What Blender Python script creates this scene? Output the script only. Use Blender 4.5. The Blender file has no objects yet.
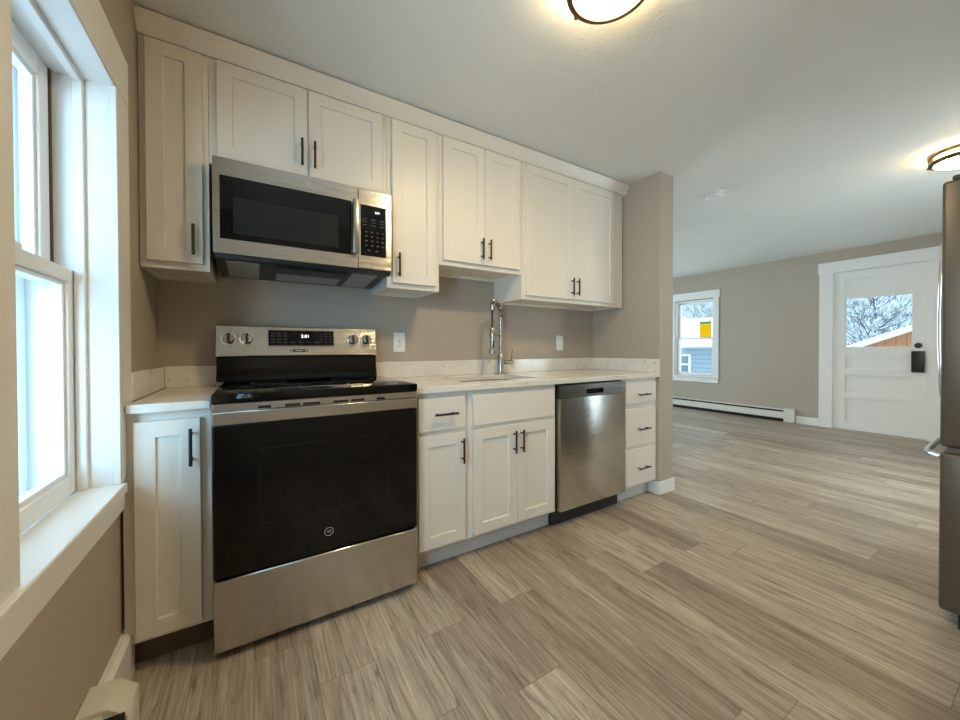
import bpy, bmesh, math, random
from mathutils import Vector, Matrix
random.seed(7)
S = bpy.context.scene
COL = S.collection

# ------------------------------------------------------------------ camera
cam_d = bpy.data.cameras.new('camera')
cam = bpy.data.objects.new('camera', cam_d); COL.objects.link(cam); S.camera = cam
F_PX, V0 = 366.14, 352.4
cam_d.sensor_fit = 'HORIZONTAL'; cam_d.sensor_width = 36.0
cam_d.lens = 36.0*F_PX/960.0
cam_d.shift_y = -(360.0-V0)/960.0
cam_d.clip_start = 0.02; cam_d.clip_end = 200
def cam_axes(yaw, pitch, roll):
    yaw, pitch, roll = map(math.radians, (yaw, pitch, roll))
    d = Vector((math.sin(yaw)*math.cos(pitch), math.cos(yaw)*math.cos(pitch), math.sin(pitch)))
    r = Vector((math.cos(yaw), -math.sin(yaw), 0)); u = r.cross(d)
    return d, r*math.cos(roll)+u*math.sin(roll), -r*math.sin(roll)+u*math.cos(roll)
_d, _r, _u = cam_axes(31.627, -0.598, -0.138)
M = Matrix(((_r.x, _u.x, -_d.x, .3634), (_r.y, _u.y, -_d.y, -2.2595), (_r.z, _u.z, -_d.z, 1.0962), (0, 0, 0, 1)))
cam.matrix_world = M

# ------------------------------------------------------------------ world, light, exposure
SKY_HORIZON = (0.66, 0.87, 1.0); SKY_LOW = 0.8
SKY_ZENITH = (0.62, 0.84, 1.0); SKY_HIGH = 2.6
LAMP_STRENGTH = 85.0
w = bpy.data.worlds.new('overcast_sky'); S.world = w; w.use_nodes = True
nt = w.node_tree; nt.nodes.clear()
out = nt.nodes.new('ShaderNodeOutputWorld'); bg = nt.nodes.new('ShaderNodeBackground')
tc = nt.nodes.new('ShaderNodeTexCoord'); sp = nt.nodes.new('ShaderNodeSeparateXYZ')
mr = nt.nodes.new('ShaderNodeMapRange'); mr.inputs['From Min'].default_value = 0.16; mr.inputs['From Max'].default_value = 0.75
mr.interpolation_type = 'SMOOTHSTEP'
mx = nt.nodes.new('ShaderNodeMix'); mx.data_type = 'RGBA'
mx.inputs['A'].default_value = (*[c*SKY_LOW for c in SKY_HORIZON], 1)
mx.inputs['B'].default_value = (*[c*SKY_HIGH for c in SKY_ZENITH], 1)
nt.links.new(tc.outputs['Generated'], sp.inputs[0]); nt.links.new(sp.outputs['Z'], mr.inputs['Value'])
nt.links.new(mr.outputs['Result'], mx.inputs['Factor']); nt.links.new(mx.outputs['Result'], bg.inputs['Color'])
nt.links.new(bg.outputs[0], out.inputs['Surface'])

PI = math.pi
def daylight(name, loc, target, sx, sy, power, color):
    """daylight arriving at a window: an area light outside the glass"""
    l = bpy.data.lights.new(name, 'AREA'); l.shape = 'RECTANGLE'; l.size = sx; l.size_y = sy; l.energy = power; l.color = color
    o = bpy.data.objects.new(name, l); COL.objects.link(o); o.location = loc
    o.rotation_euler = (Vector(target)-Vector(loc)).to_track_quat('-Z', 'Y').to_euler()
daylight('daylight_kitchen_window', (-1.25, -2.85, 1.4), (0, -.85, 1.2), 2.0, 1.8, 85, (.22, .62, 1.0))
daylight('fill_added_side_window', (-.55, -2.05, 1.25), (1.0, -2.05, 1.35), 1.0, 1.3, 25, (.88, .95, 1.0))  # cool fill behind an added, unseen left-wall window
daylight('daylight_end_window', (5.0, 3.75, 1.5), (5.0, 0, 1.2), 2.4, 1.7, 95, (.72, .88, 1.0))
daylight('daylight_back_window', (4.6, -3.2, 1.4), (4.6, 0, 1.2), 1.4, 1.4, 40, (.78, .91, 1.0))

S.view_settings.view_transform = 'Standard'; S.view_settings.look = 'None'
S.view_settings.gamma = 1.0; S.view_settings.use_curve_mapping = False
S.view_settings.exposure = 0.5
S.cycles.max_bounces = 10; S.cycles.diffuse_bounces = 6; S.cycles.glossy_bounces = 5; S.cycles.transparent_max_bounces = 16
S.cycles.sample_clamp_indirect = 6.0; S.cycles.use_denoising = True

# ------------------------------------------------------------------ materials
MATS = {}
class N:
    """tiny node helper"""
    def __init__(s, name):
        s.m = bpy.data.materials.new(name); s.m.use_nodes = True; s.t = s.m.node_tree
        s.b = s.t.nodes['Principled BSDF']; s.o = s.t.nodes['Material Output']
    def n(s, typ, **kw):
        x = s.t.nodes.new(typ)
        for k, v in kw.items(): setattr(x, k, v)
        return x
    def l(s, a, b): s.t.links.new(a, b)
    def val(s, sock, v):
        if isinstance(v, (int, float)): sock.default_value = v
        else: s.l(v, sock)
    def math(s, op, a, b=None, c=None, clamp=False):
        x = s.n('ShaderNodeMath', operation=op, use_clamp=clamp)
        s.val(x.inputs[0], a)
        if b is not None: s.val(x.inputs[1], b)
        if c is not None: s.val(x.inputs[2], c)
        return x.outputs[0]
    def noise(s, vec, scale, detail=2, rough=.5, dim='3D', dist=0):
        x = s.n('ShaderNodeTexNoise', noise_dimensions=dim)
        if vec is not None: s.l(vec, x.inputs['Vector'])
        x.inputs['Scale'].default_value = scale; x.inputs['Detail'].default_value = detail
        x.inputs['Roughness'].default_value = rough; x.inputs['Distortion'].default_value = dist
        return x.outputs['Fac']
    def ramp(s, fac, stops):
        x = s.n('ShaderNodeValToRGB'); s.l(fac, x.inputs[0]); e = x.color_ramp.elements
        while len(e) < len(stops): e.new(.5)
        for i, (p, c) in enumerate(stops): e[i].position = p; e[i].color = (*c, 1)
        return x.outputs[0]
    def mix(s, fac, a, b, typ='MIX'):
        x = s.n('ShaderNodeMix', data_type='RGBA', blend_type=typ)
        s.val(x.inputs['Factor'], fac)
        for k, v in (('A', a), ('B', b)):
            if isinstance(v, tuple): x.inputs[k].default_value = (*v, 1)
            else: s.l(v, x.inputs[k])
        return x.outputs['Result']
    def bump(s, h, strength, dist=.01):
        x = s.n('ShaderNodeBump'); x.inputs['Strength'].default_value = strength; x.inputs['Distance'].default_value = dist
        s.l(h, x.inputs['Height']); s.l(x.outputs[0], s.b.inputs['Normal'])
    def obj(s, scale=(1, 1, 1)):
        c = s.n('ShaderNodeNewGeometry'); m = s.n('ShaderNodeMapping'); m.inputs['Scale'].default_value = scale
        s.l(c.outputs['Position'], m.inputs[0]); return m.outputs[0]
def pmat(key, color, rough=.5, metal=0., spec=.5, emit=None, estr=0., coat=0., noise=0., nscale=8, bump=0., bscale=300):
    a = N(key); b = a.b
    b.inputs['Base Color'].default_value = (*color, 1); b.inputs['Roughness'].default_value = rough
    b.inputs['Metallic'].default_value = metal; b.inputs['Specular IOR Level'].default_value = spec
    b.inputs['Coat Weight'].default_value = coat
    if emit: b.inputs['Emission Color'].default_value = (*emit, 1); b.inputs['Emission Strength'].default_value = estr
    if noise:
        f = a.noise(a.obj(), nscale, 3)
        a.l(a.mix(f, tuple(c*(1-noise) for c in color), tuple(min(1, c*(1+noise)) for c in color)), b.inputs['Base Color'])
    if bump: a.bump(a.noise(a.obj(), bscale, 2), bump, .002)
    MATS[key] = a.m; return a.m

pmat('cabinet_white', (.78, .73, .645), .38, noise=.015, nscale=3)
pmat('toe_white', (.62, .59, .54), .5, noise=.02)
pmat('trim_white', (.82, .81, .78), .35, noise=.02, nscale=4)
pmat('vinyl_white', (.86, .87, .86), .3, noise=.01)
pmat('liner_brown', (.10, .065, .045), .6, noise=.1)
pmat('wall_greige', (.435, .375, .30), .75, noise=.02, nscale=2, bump=.12, bscale=220)
pmat('black_matte', (.012, .012, .012), .35, noise=.1)
pmat('black_plastic', (.02, .021, .022), .45, noise=.1)
pmat('dark_void', (.006, .006, .006), .8, noise=.1)
pmat('chrome', (.75, .74, .72), .12, metal=1, noise=.02)
pmat('nickel', (.47, .44, .39), .26, metal=1, noise=.03)
pmat('bronze', (.09, .058, .03), .32, metal=.8, noise=.1)
pmat('black_glass', (.003, .003, .0032), .04, spec=.38, noise=.1)
pmat('mw_window', (.014, .0145, .0145), .25, spec=.35, noise=.05)
pmat('oven_edge', (.010, .0095, .009), .3, spec=.3, noise=.05)
pmat('lens_plastic', (.30, .30, .29), .3, noise=.04, bump=.6, bscale=140)
pmat('plastic_white', (.83, .82, .79), .4, noise=.01)
pmat('heater_cream', (.72, .69, .60), .45, noise=.02)
pmat('key_grey', (.055, .06, .065), .5, noise=.05)
pmat('digit_glow', (.8, .85, .9), .5, emit=(.85, .93, 1), estr=1.6)
pmat('emblem_silver', (.6, .6, .6), .3, metal=.6, noise=.03)
pmat('fridge_side', (.10, .085, .06), .38, metal=.2, noise=.03, bump=.08, bscale=500)
pmat('gasket', (.10, .10, .10), .6, noise=.05)
def paper(key, col):
    a = N(key); d = a.n('ShaderNodeBsdfDiffuse'); t = a.n('ShaderNodeBsdfTranslucent'); m = a.n('ShaderNodeMixShader'); m.inputs[0].default_value = .55
    f = a.mix(a.noise(a.obj(), 30, 2), tuple(c*.96 for c in col), col)
    a.l(f, d.inputs[0]); a.l(f, t.inputs[0]); a.l(d.outputs[0], m.inputs[1]); a.l(t.outputs[0], m.inputs[2]); a.l(m.outputs[0], a.o.inputs['Surface'])
    a.t.nodes.remove(a.b); MATS[key] = a.m
paper('orange_paper', (.95, .50, .01)); paper('green_paper', (.04, .34, .14))
pmat('snow', (.88, .90, .93), .9, noise=.03, nscale=1.5)
pmat('far_glass', (.16, .19, .22), .2, noise=.05)
def glass():
    a = N('window_glass'); a.t.nodes.remove(a.b)
    t = a.n('ShaderNodeBsdfTransparent'); t.inputs[0].default_value = (.96, .985, .99, 1)
    g = a.n('ShaderNodeBsdfGlossy'); g.inputs['Roughness'].default_value = .02
    f = a.n('ShaderNodeLayerWeight'); f.inputs[0].default_value = .5
    fr_ = a.math('MULTIPLY_ADD', a.math('POWER', f.outputs['Facing'], 5), .5, .03)
    m = a.n('ShaderNodeMixShader'); a.l(fr_, m.inputs[0]); a.l(t.outputs[0], m.inputs[1]); a.l(g.outputs[0], m.inputs[2])
    a.l(m.outputs[0], a.o.inputs['Surface']); MATS['window_glass'] = a.m
glass()
def stainless(key, col, rough, k):
    a = N(key); b = a.b
    b.inputs['Base Color'].default_value = (*col, 1); b.inputs['Metallic'].default_value = 1; b.inputs['Roughness'].default_value = rough
    f = a.noise(a.obj((3, 3, 2600)), 1, 2)
    g = a.n('ShaderNodeNewGeometry'); cb = a.n('ShaderNodeCombineXYZ')
    a.l(a.math('MULTIPLY', a.math('SUBTRACT', f, .5), k), cb.inputs['Z'])
    lo = a.noise(a.obj((5, 5, .8)), 1, 1)
    a.l(a.math('MULTIPLY', a.math('SUBTRACT', lo, .5), .07), cb.inputs['X'])
    v = a.n('ShaderNodeVectorMath', operation='ADD'); a.l(g.outputs['Normal'], v.inputs[0]); a.l(cb.outputs[0], v.inputs[1])
    v2 = a.n('ShaderNodeVectorMath', operation='NORMALIZE'); a.l(v.outputs[0], v2.inputs[0]); a.l(v2.outputs[0], b.inputs['Normal'])
    st = a.noise(a.obj((4, 4, 900)), 1, 1)
    a.l(a.mix(st, tuple(c*.93 for c in col), col), b.inputs['Base Color'])
    MATS[key] = a.m
stainless('stainless', (.61, .592, .56), .22, 1.0)
stainless('stainless_dark', (.20, .19, .175), .26, .9)
def quartz():
    a = N('quartz'); b = a.b; v = a.obj()
    f1 = a.noise(v, 26, 5, .65, dist=.8); f2 = a.noise(v, 3.2, 3, .6)
    spots = a.math('MULTIPLY', a.math('GREATER_THAN', f1, .64), a.math('GREATER_THAN', f2, .52))
    veil = a.ramp(a.noise(v, 5, 4, .6, dist=1.5), [(.35, (.80, .76, .69)), (.65, (.73, .68, .60))])
    a.l(a.mix(a.math('MULTIPLY', spots, .75), veil, (.30, .25, .21)), b.inputs['Base Color'])
    b.inputs['Roughness'].default_value = .16; MATS['quartz'] = a.m
quartz()
def ceiling_mat():
    a = N('ceiling_paint'); b = a.b; v = a.obj()
    b.inputs['Base Color'].default_value = (.78, .785, .74, 1); b.inputs['Roughness'].default_value = .7
    h = a.noise(v, 55, 5, .65, dist=1.8); msk = a.ramp(a.noise(v, 2.3, 3, .6), [(.5, (0, 0, 0)), (.66, (1, 1, 1))])
    a.bump(a.math('MULTIPLY', a.math('POWER', h, 2), msk), .4, .02); MATS['ceiling_paint'] = a.m
ceiling_mat()
def floor_mat():
    a = N('vinyl_plank'); b = a.b
    g = a.n('ShaderNodeNewGeometry'); s = a.n('ShaderNodeSeparateXYZ'); a.l(g.outputs['Position'], s.inputs[0])
    W, L = .18, 1.22
    xr = a.math('DIVIDE', a.math('ADD', s.outputs['X'], 20*W+.005), W); row = a.math('FLOOR', xr); fx = a.math('FRACT', xr)
    wn = a.n('ShaderNodeTexWhiteNoise', noise_dimensions='1D'); a.l(row, wn.inputs['W'])
    yr = a.math('ADD', a.math('DIVIDE', s.outputs['Y'], L), a.math('MULTIPLY', wn.outputs['Value'], 7.3)); idx = a.math('FLOOR', yr); fy = a.math('FRACT', yr)
    cb = a.n('ShaderNodeCombineXYZ'); a.l(row, cb.inputs[0]); a.l(idx, cb.inputs[1])
    pn = a.n('ShaderNodeTexWhiteNoise', noise_dimensions='3D'); a.l(cb.outputs[0], pn.inputs['Vector'])
    # grain coordinates, offset per plank
    gc = a.n('ShaderNodeCombineXYZ')
    a.l(s.outputs['X'], gc.inputs[0]); a.l(a.math('ADD', s.outputs['Y'], a.math('MULTIPLY', pn.outputs['Value'], 40)), gc.inputs[1]); a.l(a.math('MULTIPLY', pn.outputs['Value'], 17), gc.inputs[2])
    def mp(sc):
        m = a.n('ShaderNodeMapping'); m.inputs['Scale'].default_value = sc; a.l(gc.outputs[0], m.inputs[0]); return m.outputs[0]
    grain = a.ramp(a.noise(mp((75, 3.5, 1)), 1, 6, .75, dist=.8), [(.30, (0, 0, 0)), (.66, (1, 1, 1))])
    broad = a.noise(mp((8, .7, 1)), 1, 5, .62, dist=2.0)
    rings = a.n('ShaderNodeTexWave', wave_type='BANDS', bands_direction='X'); a.l(mp((7, .55, 1)), rings.inputs['Vector'])
    rings.inputs['Scale'].default_value = 3; rings.inputs['Distortion'].default_value = 9; rings.inputs['Detail'].default_value = 3; rings.inputs['Detail Scale'].default_value = 1.2
    dark = a.ramp(a.noise(mp((26, 2.4, 1)), 1, 4, .6, dist=2.2), [(.55, (0, 0, 0)), (.68, (1, 1, 1))])
    tone = a.math('ADD', a.math('MULTIPLY', pn.outputs['Value'], .24), a.math('MULTIPLY', broad, .76))
    base = a.ramp(tone, [(.24, (.24, .182, .132)), (.42, (.42, .35, .27)), (.56, (.55, .475, .38)), (.76, (.71, .63, .52))])
    c = a.mix(a.math('MULTIPLY', a.math('SUBTRACT', 1, grain), 1.0), base, a.mix(1, base, (.50, .46, .42), 'MULTIPLY'))
    c = a.mix(a.math('MULTIPLY', rings.outputs['Fac'], .3), c, a.mix(1, c, (.62, .58, .54), 'MULTIPLY'))
    c = a.mix(a.math('MULTIPLY', dark, .7), c, (.13, .10, .078))
    # seams
    ex = a.math('MINIMUM', fx, a.math('SUBTRACT', 1, fx)); ey = a.math('MINIMUM', fy, a.math('SUBTRACT', 1, fy))
    sx = a.math('LESS_THAN', ex, .0075); sy = a.math('LESS_THAN', ey, .0011); seam = a.math('MAXIMUM', sx, sy)
    c = a.mix(a.math('MULTIPLY', seam, .55), c, (.09, .07, .055))
    a.l(c, b.inputs['Base Color'])
    a.l(a.math('ADD', .34, a.math('MULTIPLY', grain, .16)), b.inputs['Roughness'])
    b.inputs['Specular IOR Level'].default_value = .5
    a.bump(a.math('SUBTRACT', grain, a.math('MULTIPLY', seam, .6)), .12, .004)
    MATS['vinyl_plank'] = a.m
floor_mat()
def stripes(key, axis, period, c1, c2, line):
    a = N(key); s = a.n('ShaderNodeSeparateXYZ'); a.l(a.obj(), s.inputs[0])
    f = a.math('FRACT', a.math('DIVIDE', a.math('ADD', s.outputs[axis], 50), period))
    n = a.noise(a.obj((1, 1, 6)), 3, 3)
    a.l(a.mix(a.math('LESS_THAN', f, line), a.mix(n, c1, c2), tuple(x*.55 for x in c1)), a.b.inputs['Base Color'])
    a.b.inputs['Roughness'].default_value = .7; MATS[key] = a.m
stripes('blue_siding', 'Z', .17, (.27, .335, .375), (.31, .375, .415), .12)
stripes('pale_siding', 'Z', .16, (.60, .68, .75), (.66, .74, .80), .12)
stripes('cedar_boards', 'Y', .14, (.42, .17, .075), (.54, .25, .12), .08)
def bark():
    a = N('snowy_bark'); g = a.n('ShaderNodeNewGeometry'); s = a.n('ShaderNodeSeparateXYZ'); a.l(g.outputs['Normal'], s.inputs[0])
    n = a.noise(a.obj(), 5, 2)
    m = a.math('GREATER_THAN', a.math('ADD', s.outputs['Z'], a.math('MULTIPLY', a.math('SUBTRACT', n, .5), .9)), .05)
    a.l(a.mix(m, (.13, .125, .125), (.86, .90, .95)), a.b.inputs['Base Color']); a.b.inputs['Roughness'].default_value = .9
    MATS['snowy_bark'] = a.m
bark()
def hillmat():
    a = N('wooded_hill'); v = a.obj((.5, 1, .35))
    f = a.noise(v, 2.6, 8, .75, dist=1.0)
    a.l(a.ramp(f, [(.36, (.20, .25, .30)), (.5, (.46, .54, .60)), (.62, (.85, .90, .95))]), a.b.inputs['Base Color'])
    a.b.inputs['Roughness'].default_value = 1; MATS['wooded_hill'] = a.m
hillmat()
def lampmat(key, k, col):
    a = N(key); b = a.b
    b.inputs['Base Color'].default_value = (.9, .85, .7, 1); b.inputs['Roughness'].default_value = .4
    b.inputs['Emission Color'].default_value = (*col, 1); b.inputs['Emission Strength'].default_value = LAMP_STRENGTH*k
    MATS[key] = a.m
lampmat('lamp_glass', 1.0, (1.0, .76, .42)); lampmat('lamp_collar', .12, (1.0, .62, .24))

# ------------------------------------------------------------------ mesh helpers
class MB:
    def __init__(s): s.bm = bmesh.new()
    def box(s, x0, x1, y0, y1, z0, z1, bev=0, seg=1):
        t = bmesh.new(); bmesh.ops.create_cube(t, size=1)
        for v in t.verts: v.co = Vector(((x0+x1)/2+v.co.x*(x1-x0), (y0+y1)/2+v.co.y*(y1-y0), (z0+z1)/2+v.co.z*(z1-z0)))
        if bev: bmesh.ops.bevel(t, geom=t.edges[:], offset=bev, segments=seg, profile=.5, affect='EDGES')
        return s.add(t)
    def add(s, t):
        me = bpy.data.meshes.new('tmp'); t.to_mesh(me); t.free(); s.bm.from_mesh(me); bpy.data.meshes.remove(me); return s
    def poly(s, pts):
        s.bm.faces.new([s.bm.verts.new(p) for p in pts]); return s
    def prism(s, pts, ext, bev=0):
        t = bmesh.new(); vs = [t.verts.new(p) for p in pts]; f = t.faces.new(vs)
        r = bmesh.ops.extrude_face_region(t, geom=[f])
        bmesh.ops.translate(t, vec=ext, verts=[g for g in r['geom'] if isinstance(g, bmesh.types.BMVert)])
        bmesh.ops.recalc_face_normals(t, faces=t.faces[:])
        if bev: bmesh.ops.bevel(t, geom=t.edges[:], offset=bev, segments=1, profile=.5, affect='EDGES')
        return s.add(t)
    def cyl(s, p0, p1, r, n=16, r2=None):
        return s.tube([p0, p1], [r, r if r2 is None else r2], n)
    def tube(s, pts, r, n=8, cap=True):
        pts = [Vector(p) for p in pts]; rs = r if isinstance(r, (list, tuple)) else [r]*len(pts)
        prev = None; rings = []
        for i, p in enumerate(pts):
            t = (pts[min(i+1, len(pts)-1)]-pts[max(i-1, 0)]).normalized()
            if prev is None:
                a = Vector((0, 0, 1)) if abs(t.z) < .9 else Vector((1, 0, 0)); u = t.cross(a).normalized()
            else: u = (prev - t*prev.dot(t)).normalized()
            prev = u; v = t.cross(u)
            rings.append([s.bm.verts.new(p+(u*math.cos(2*PI*k/n)+v*math.sin(2*PI*k/n))*rs[i]) for k in range(n)])
        for a, b in zip(rings, rings[1:]):
            for k in range(n): s.bm.faces.new((a[k], a[(k+1) % n], b[(k+1) % n], b[k]))
        if cap: s.bm.faces.new(rings[0][::-1]); s.bm.faces.new(rings[-1])
        return s
    def rings(s, rings, cap0=False, cap1=False):
        R = [[s.bm.verts.new(p) for p in r] for r in rings]; n = len(R[0])
        for a, b in zip(R, R[1:]):
            for k in range(n): s.bm.faces.new((a[k], a[(k+1) % n], b[(k+1) % n], b[k]))
        if cap0: s.bm.faces.new(R[0][::-1])
        if cap1: s.bm.faces.new(R[-1])
        return s
    def lathe(s, c, prof, n=40, axis='Z'):
        out = []
        for r, z in prof:
            ring = []
            for k in range(n):
                a = 2*PI*k/n; x, y = r*math.cos(a), r*math.sin(a)
                ring.append(Vector(c)+(Vector((x, y, z)) if axis == 'Z' else Vector((x, z, y)) if axis == 'Y' else Vector((z, x, y))))
            out.append(ring)
        closed = prof[0] == prof[-1]
        return s.rings(out, prof[0][0] > 1e-6 and not closed, prof[-1][0] > 1e-6 and not closed)
    def text(s, txt, size, o, right, up, depth=.0006, align='CENTER'):
        c = bpy.data.curves.new('t', 'FONT'); c.body = txt; c.size = size; c.align_x = align; c.align_y = 'CENTER'; c.extrude = depth; c.resolution_u = 2
        ob = bpy.data.objects.new('t', c); COL.objects.link(ob); bpy.context.view_layer.update()
        me = bpy.data.meshes.new_from_object(ob.evaluated_get(bpy.context.evaluated_depsgraph_get()))
        right, up = Vector(right).normalized(), Vector(up).normalized(); nn = right.cross(up)
        for v in me.vertices: v.co = Vector(o)+right*v.co.x+up*v.co.y+nn*v.co.z
        s.bm.from_mesh(me); bpy.data.meshes.remove(me); bpy.data.objects.remove(ob); bpy.data.curves.remove(c); return s
ORG = {}
def org(o): return ORG.get(o.name, Vector((0, 0, 0)))
def build(name, mb, mat, parent=None, loc=None, smooth=40, recalc=True):
    bm = mb.bm
    if recalc: bmesh.ops.recalc_face_normals(bm, faces=bm.faces[:])
    lim = math.radians(smooth)
    for f in bm.faces: f.smooth = True
    for e in bm.edges: e.smooth = len(e.link_faces) == 2 and e.calc_face_angle(9) < lim
    base = org(parent) if parent else Vector(loc or (0, 0, 0))
    bmesh.ops.translate(bm, vec=-base, verts=bm.verts[:])
    me = bpy.data.meshes.new(name); bm.to_mesh(me); bm.free()
    o = bpy.data.objects.new(name, me); COL.objects.link(o)
    me.materials.append(MATS[mat] if isinstance(mat, str) else mat)
    if parent: o.parent = parent; ORG[o.name] = base
    else: o.location = base; ORG[o.name] = base
    return o
def tag(o, label=None, cat=None, group=None, kind=None):
    if label: o['label'] = label
    if cat: o['category'] = cat
    if group: o['group'] = group
    if kind: o['kind'] = kind
    return o
def thing(name, label, cat, loc, group=None, kind=None):
    o = bpy.data.objects.new(name, None); COL.objects.link(o); o.location = loc; o.empty_display_size = .1
    ORG[o.name] = Vector(loc); return tag(o, label, cat, group, kind)
def struct(name, mb, mat, label=None, **k): return tag(build(name, mb, mat, **k), label, None, None, 'structure')
def slab(axis, t0, t1, A, B, holes):
    """plate of thickness t0..t1 across axis, spanning A x B, with rectangular holes (a0,a1,b0,b1)"""
    mb = MB(); a = sorted({A[0], A[1], *[h[0] for h in holes], *[h[1] for h in holes]}); b = sorted({B[0], B[1], *[h[2] for h in holes], *[h[3] for h in holes]})
    def P(t, x, y): return (t, x, y) if axis == 'X' else (x, t, y) if axis == 'Y' else (x, y, t)
    V = {}
    def vt(k, i, j):
        if (k, i, j) not in V: V[k, i, j] = mb.bm.verts.new(P((t0, t1)[k], a[i], b[j]))
        return V[k, i, j]
    def solid(i, j):
        if not (0 <= i < len(a)-1 and 0 <= j < len(b)-1): return False
        cx, cy = (a[i]+a[i+1])/2, (b[j]+b[j+1])/2
        return not any(h[0] < cx < h[1] and h[2] < cy < h[3] for h in holes)
    for i in range(len(a)-1):
        for j in range(len(b)-1):
            if not solid(i, j): continue
            for k in (0, 1): mb.bm.faces.new([vt(k, i, j), vt(k, i+1, j), vt(k, i+1, j+1), vt(k, i, j+1)])
            for di, dj, e in ((-1, 0, ((0, 0), (0, 1))), (1, 0, ((1, 0), (1, 1))), (0, -1, ((0, 0), (1, 0))), (0, 1, ((0, 1), (1, 1)))):
                if not solid(i+di, j+dj):
                    p, q = [(i+x, j+y) for x, y in e]
                    mb.bm.faces.new([vt(0, *p), vt(0, *q), vt(1, *q), vt(1, *p)])
    return mb

# ------------------------------------------------------------------ room shell
CEIL = 2.41; XF = 7.09; YE = 3.2; YB = -2.75; XS0, XS1, YS = 2.935, 3.11, -.635
W0, W1, WZ0, WZ1 = -1.268, -.668, .668, 1.92     # kitchen window opening in Y and Z
struct('floor', MB().box(-.24, 7.29, -2.97, 3.42, -.12, 0), 'vinyl_plank')
struct('ceiling', MB().box(-.24, 7.29, -2.97, 3.42, CEIL, CEIL+.12), 'ceiling_paint')
struct('wall_left', slab('X', -.24, -.02, (YB-.22, .2), (0, CEIL), [(W0-.012, W1+.012, .635, WZ1+.012), (-2.45, -1.65, .67, 1.92)]), 'wall_greige')
struct('wall_kitchen', MB().box(-.02, XS0, 0, .2, 0, CEIL), 'wall_greige')
struct('wall_partition', MB().box(XS0, XS1, YS, YE, 0, CEIL), 'wall_greige')
struct('wall_far', slab('X', XF, XF+.2, (YB-.22, YE+.22), (0, CEIL), [(1.0, 1.68, .60, 1.945), (-1.36, -.52, 0, 2.11)]), 'wall_greige')
struct('wall_back', slab('Y', YB-.22, YB, (-.02, XF), (0, CEIL), [(4.0, 5.2, .65, 1.95)]), 'wall_greige')
struct('wall_end', slab('Y', YE, YE+.22, (XS0, XF), (0, CEIL), [(3.95, 6.05, .6, 2.1)]), 'wall_greige')

# baseboards
def bb_profile(x, y0, y1, d, h, t):   # along Y, against plane x, protruding d*t
    return MB().prism([(x, y0, 0), (x+d*t, y0, 0), (x+d*t, y0, h-.012), (x+d*t*.5, y0, h), (x, y0, h)], (0, y1-y0, 0))
struct('baseboard_left', bb_profile(-.02, -.884, -.58, 1, .15, .027), 'trim_white')
struct('baseboard_far', bb_profile(XF, -.385, -.14, -1, .105, .016), 'trim_white')
bb = MB()
bb.box(XS0-.013, XS1+.013, YS-.013, YS, 0, .095, .002)
bb.box(XS0-.013, XS0, YS, -.555, 0, .095, .002); bb.box(XS1, XS1+.013, YS, YE, 0, .095, .002)
struct('baseboard_partition', bb, 'trim_white')

# ------------------------------------------------------------------ kitchen window (left wall)
win = thing('window_1', 'white painted double-hung kitchen window with deep sill beside the cabinets', 'window', (-.02, -.97, .668), kind='structure')
del win['category']
def casing_side(y0, y1):
    return MB().box(-.02, 0, y0, y1, WZ0, WZ1+.004, .002)
build('casing', casing_side(W1-.006, -.545), 'trim_white', win)
build('casing', casing_side(-1.40, W0+.006), 'trim_white', win)
build('casing', MB().box(-.02, .0004, -1.40, -.545, WZ1+.0045, 2.075, .002), 'trim_white', win)
build('stool', MB().prism([(-.10, W0+.001, .638), (-.10, W1-.001, .638), (-.02, W1-.001, .638), (-.02, -.66, .638), (.012, -.66, .638), (.012, -1.42, .638), (-.02, -1.42, .638), (-.02, W0+.001, .638)], (0, 0, .03), .003), 'trim_white', win)
build('apron', MB().box(-.02, 0, -1.40, -.64, .578, .638, .002), 'trim_white', win)
jm = MB()
for y0, y1 in ((W1, W1+.012), (W0-.012, W0)): jm.box(-.24, -.004, y0, y1, .638, WZ1+.012)
jm.box(-.24, -.004, W0, W1, WZ1, WZ1+.012)
jm.box(-.24, -.101, W0, W1, .638, .655)
build('jamb', jm, 'trim_white', win)
st = MB()
for y0, y1 in ((W1-.014, W1-.0005), (W0+.0005, W0+.014)): st.box(-.098, -.074, y0, y1, WZ0, WZ1-.0005, .002)
st.box(-.098, -.074, W0+.014, W1-.014, WZ1-.016, WZ1-.0005, .002)
build('stop_bead', st, 'trim_white', win)
ln = MB()
for y0, y1 in ((W1-.011, W1-.0005), (W0+.0005, W0+.011)): ln.box(-.19, -.142, y0, y1, 1.32, WZ1-.0005)
build('track_liner', ln, 'liner_brown', win)
def sash(x0, x1, y0, y1, z0, z1, stile, top, bot, name):
    mb = MB()
    mb.box(x0, x1, y0, y0+stile, z0, z1, .003); mb.box(x0, x1, y1-stile, y1, z0, z1, .003)
    mb.box(x0, x1, y0+stile, y1-stile, z0, z0+bot, .003); mb.box(x0, x1, y0+stile, y1-stile, z1-top, z1, .003)
    xm = (x0+x1)/2; b = .012    # glazing bead
    mb.box(xm-.012, xm+.012, y0+stile, y0+stile+b, z0+bot, z1-top, .002); mb.box(xm-.012, xm+.012, y1-stile-b, y1-stile, z0+bot, z1-top, .002)
    mb.box(xm-.012, xm+.012, y0+stile+b, y1-stile-b, z0+bot, z0+bot+b, .002); mb.box(xm-.012, xm+.012, y0+stile+b, y1-stile-b, z1-top-b, z1-top, .002)
    o = build(name, mb, 'vinyl_white', win)
    build('pane', MB().box(xm-.002, xm+.002, y0+stile+b, y1-stile-b, z0+bot+b, z1-top-b), 'window_glass', o)
    return o
sash(-.140, -.10, W0+.003, W1-.003, .669, 1.335, .042, .04, .055, 'lower_sash')
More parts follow.
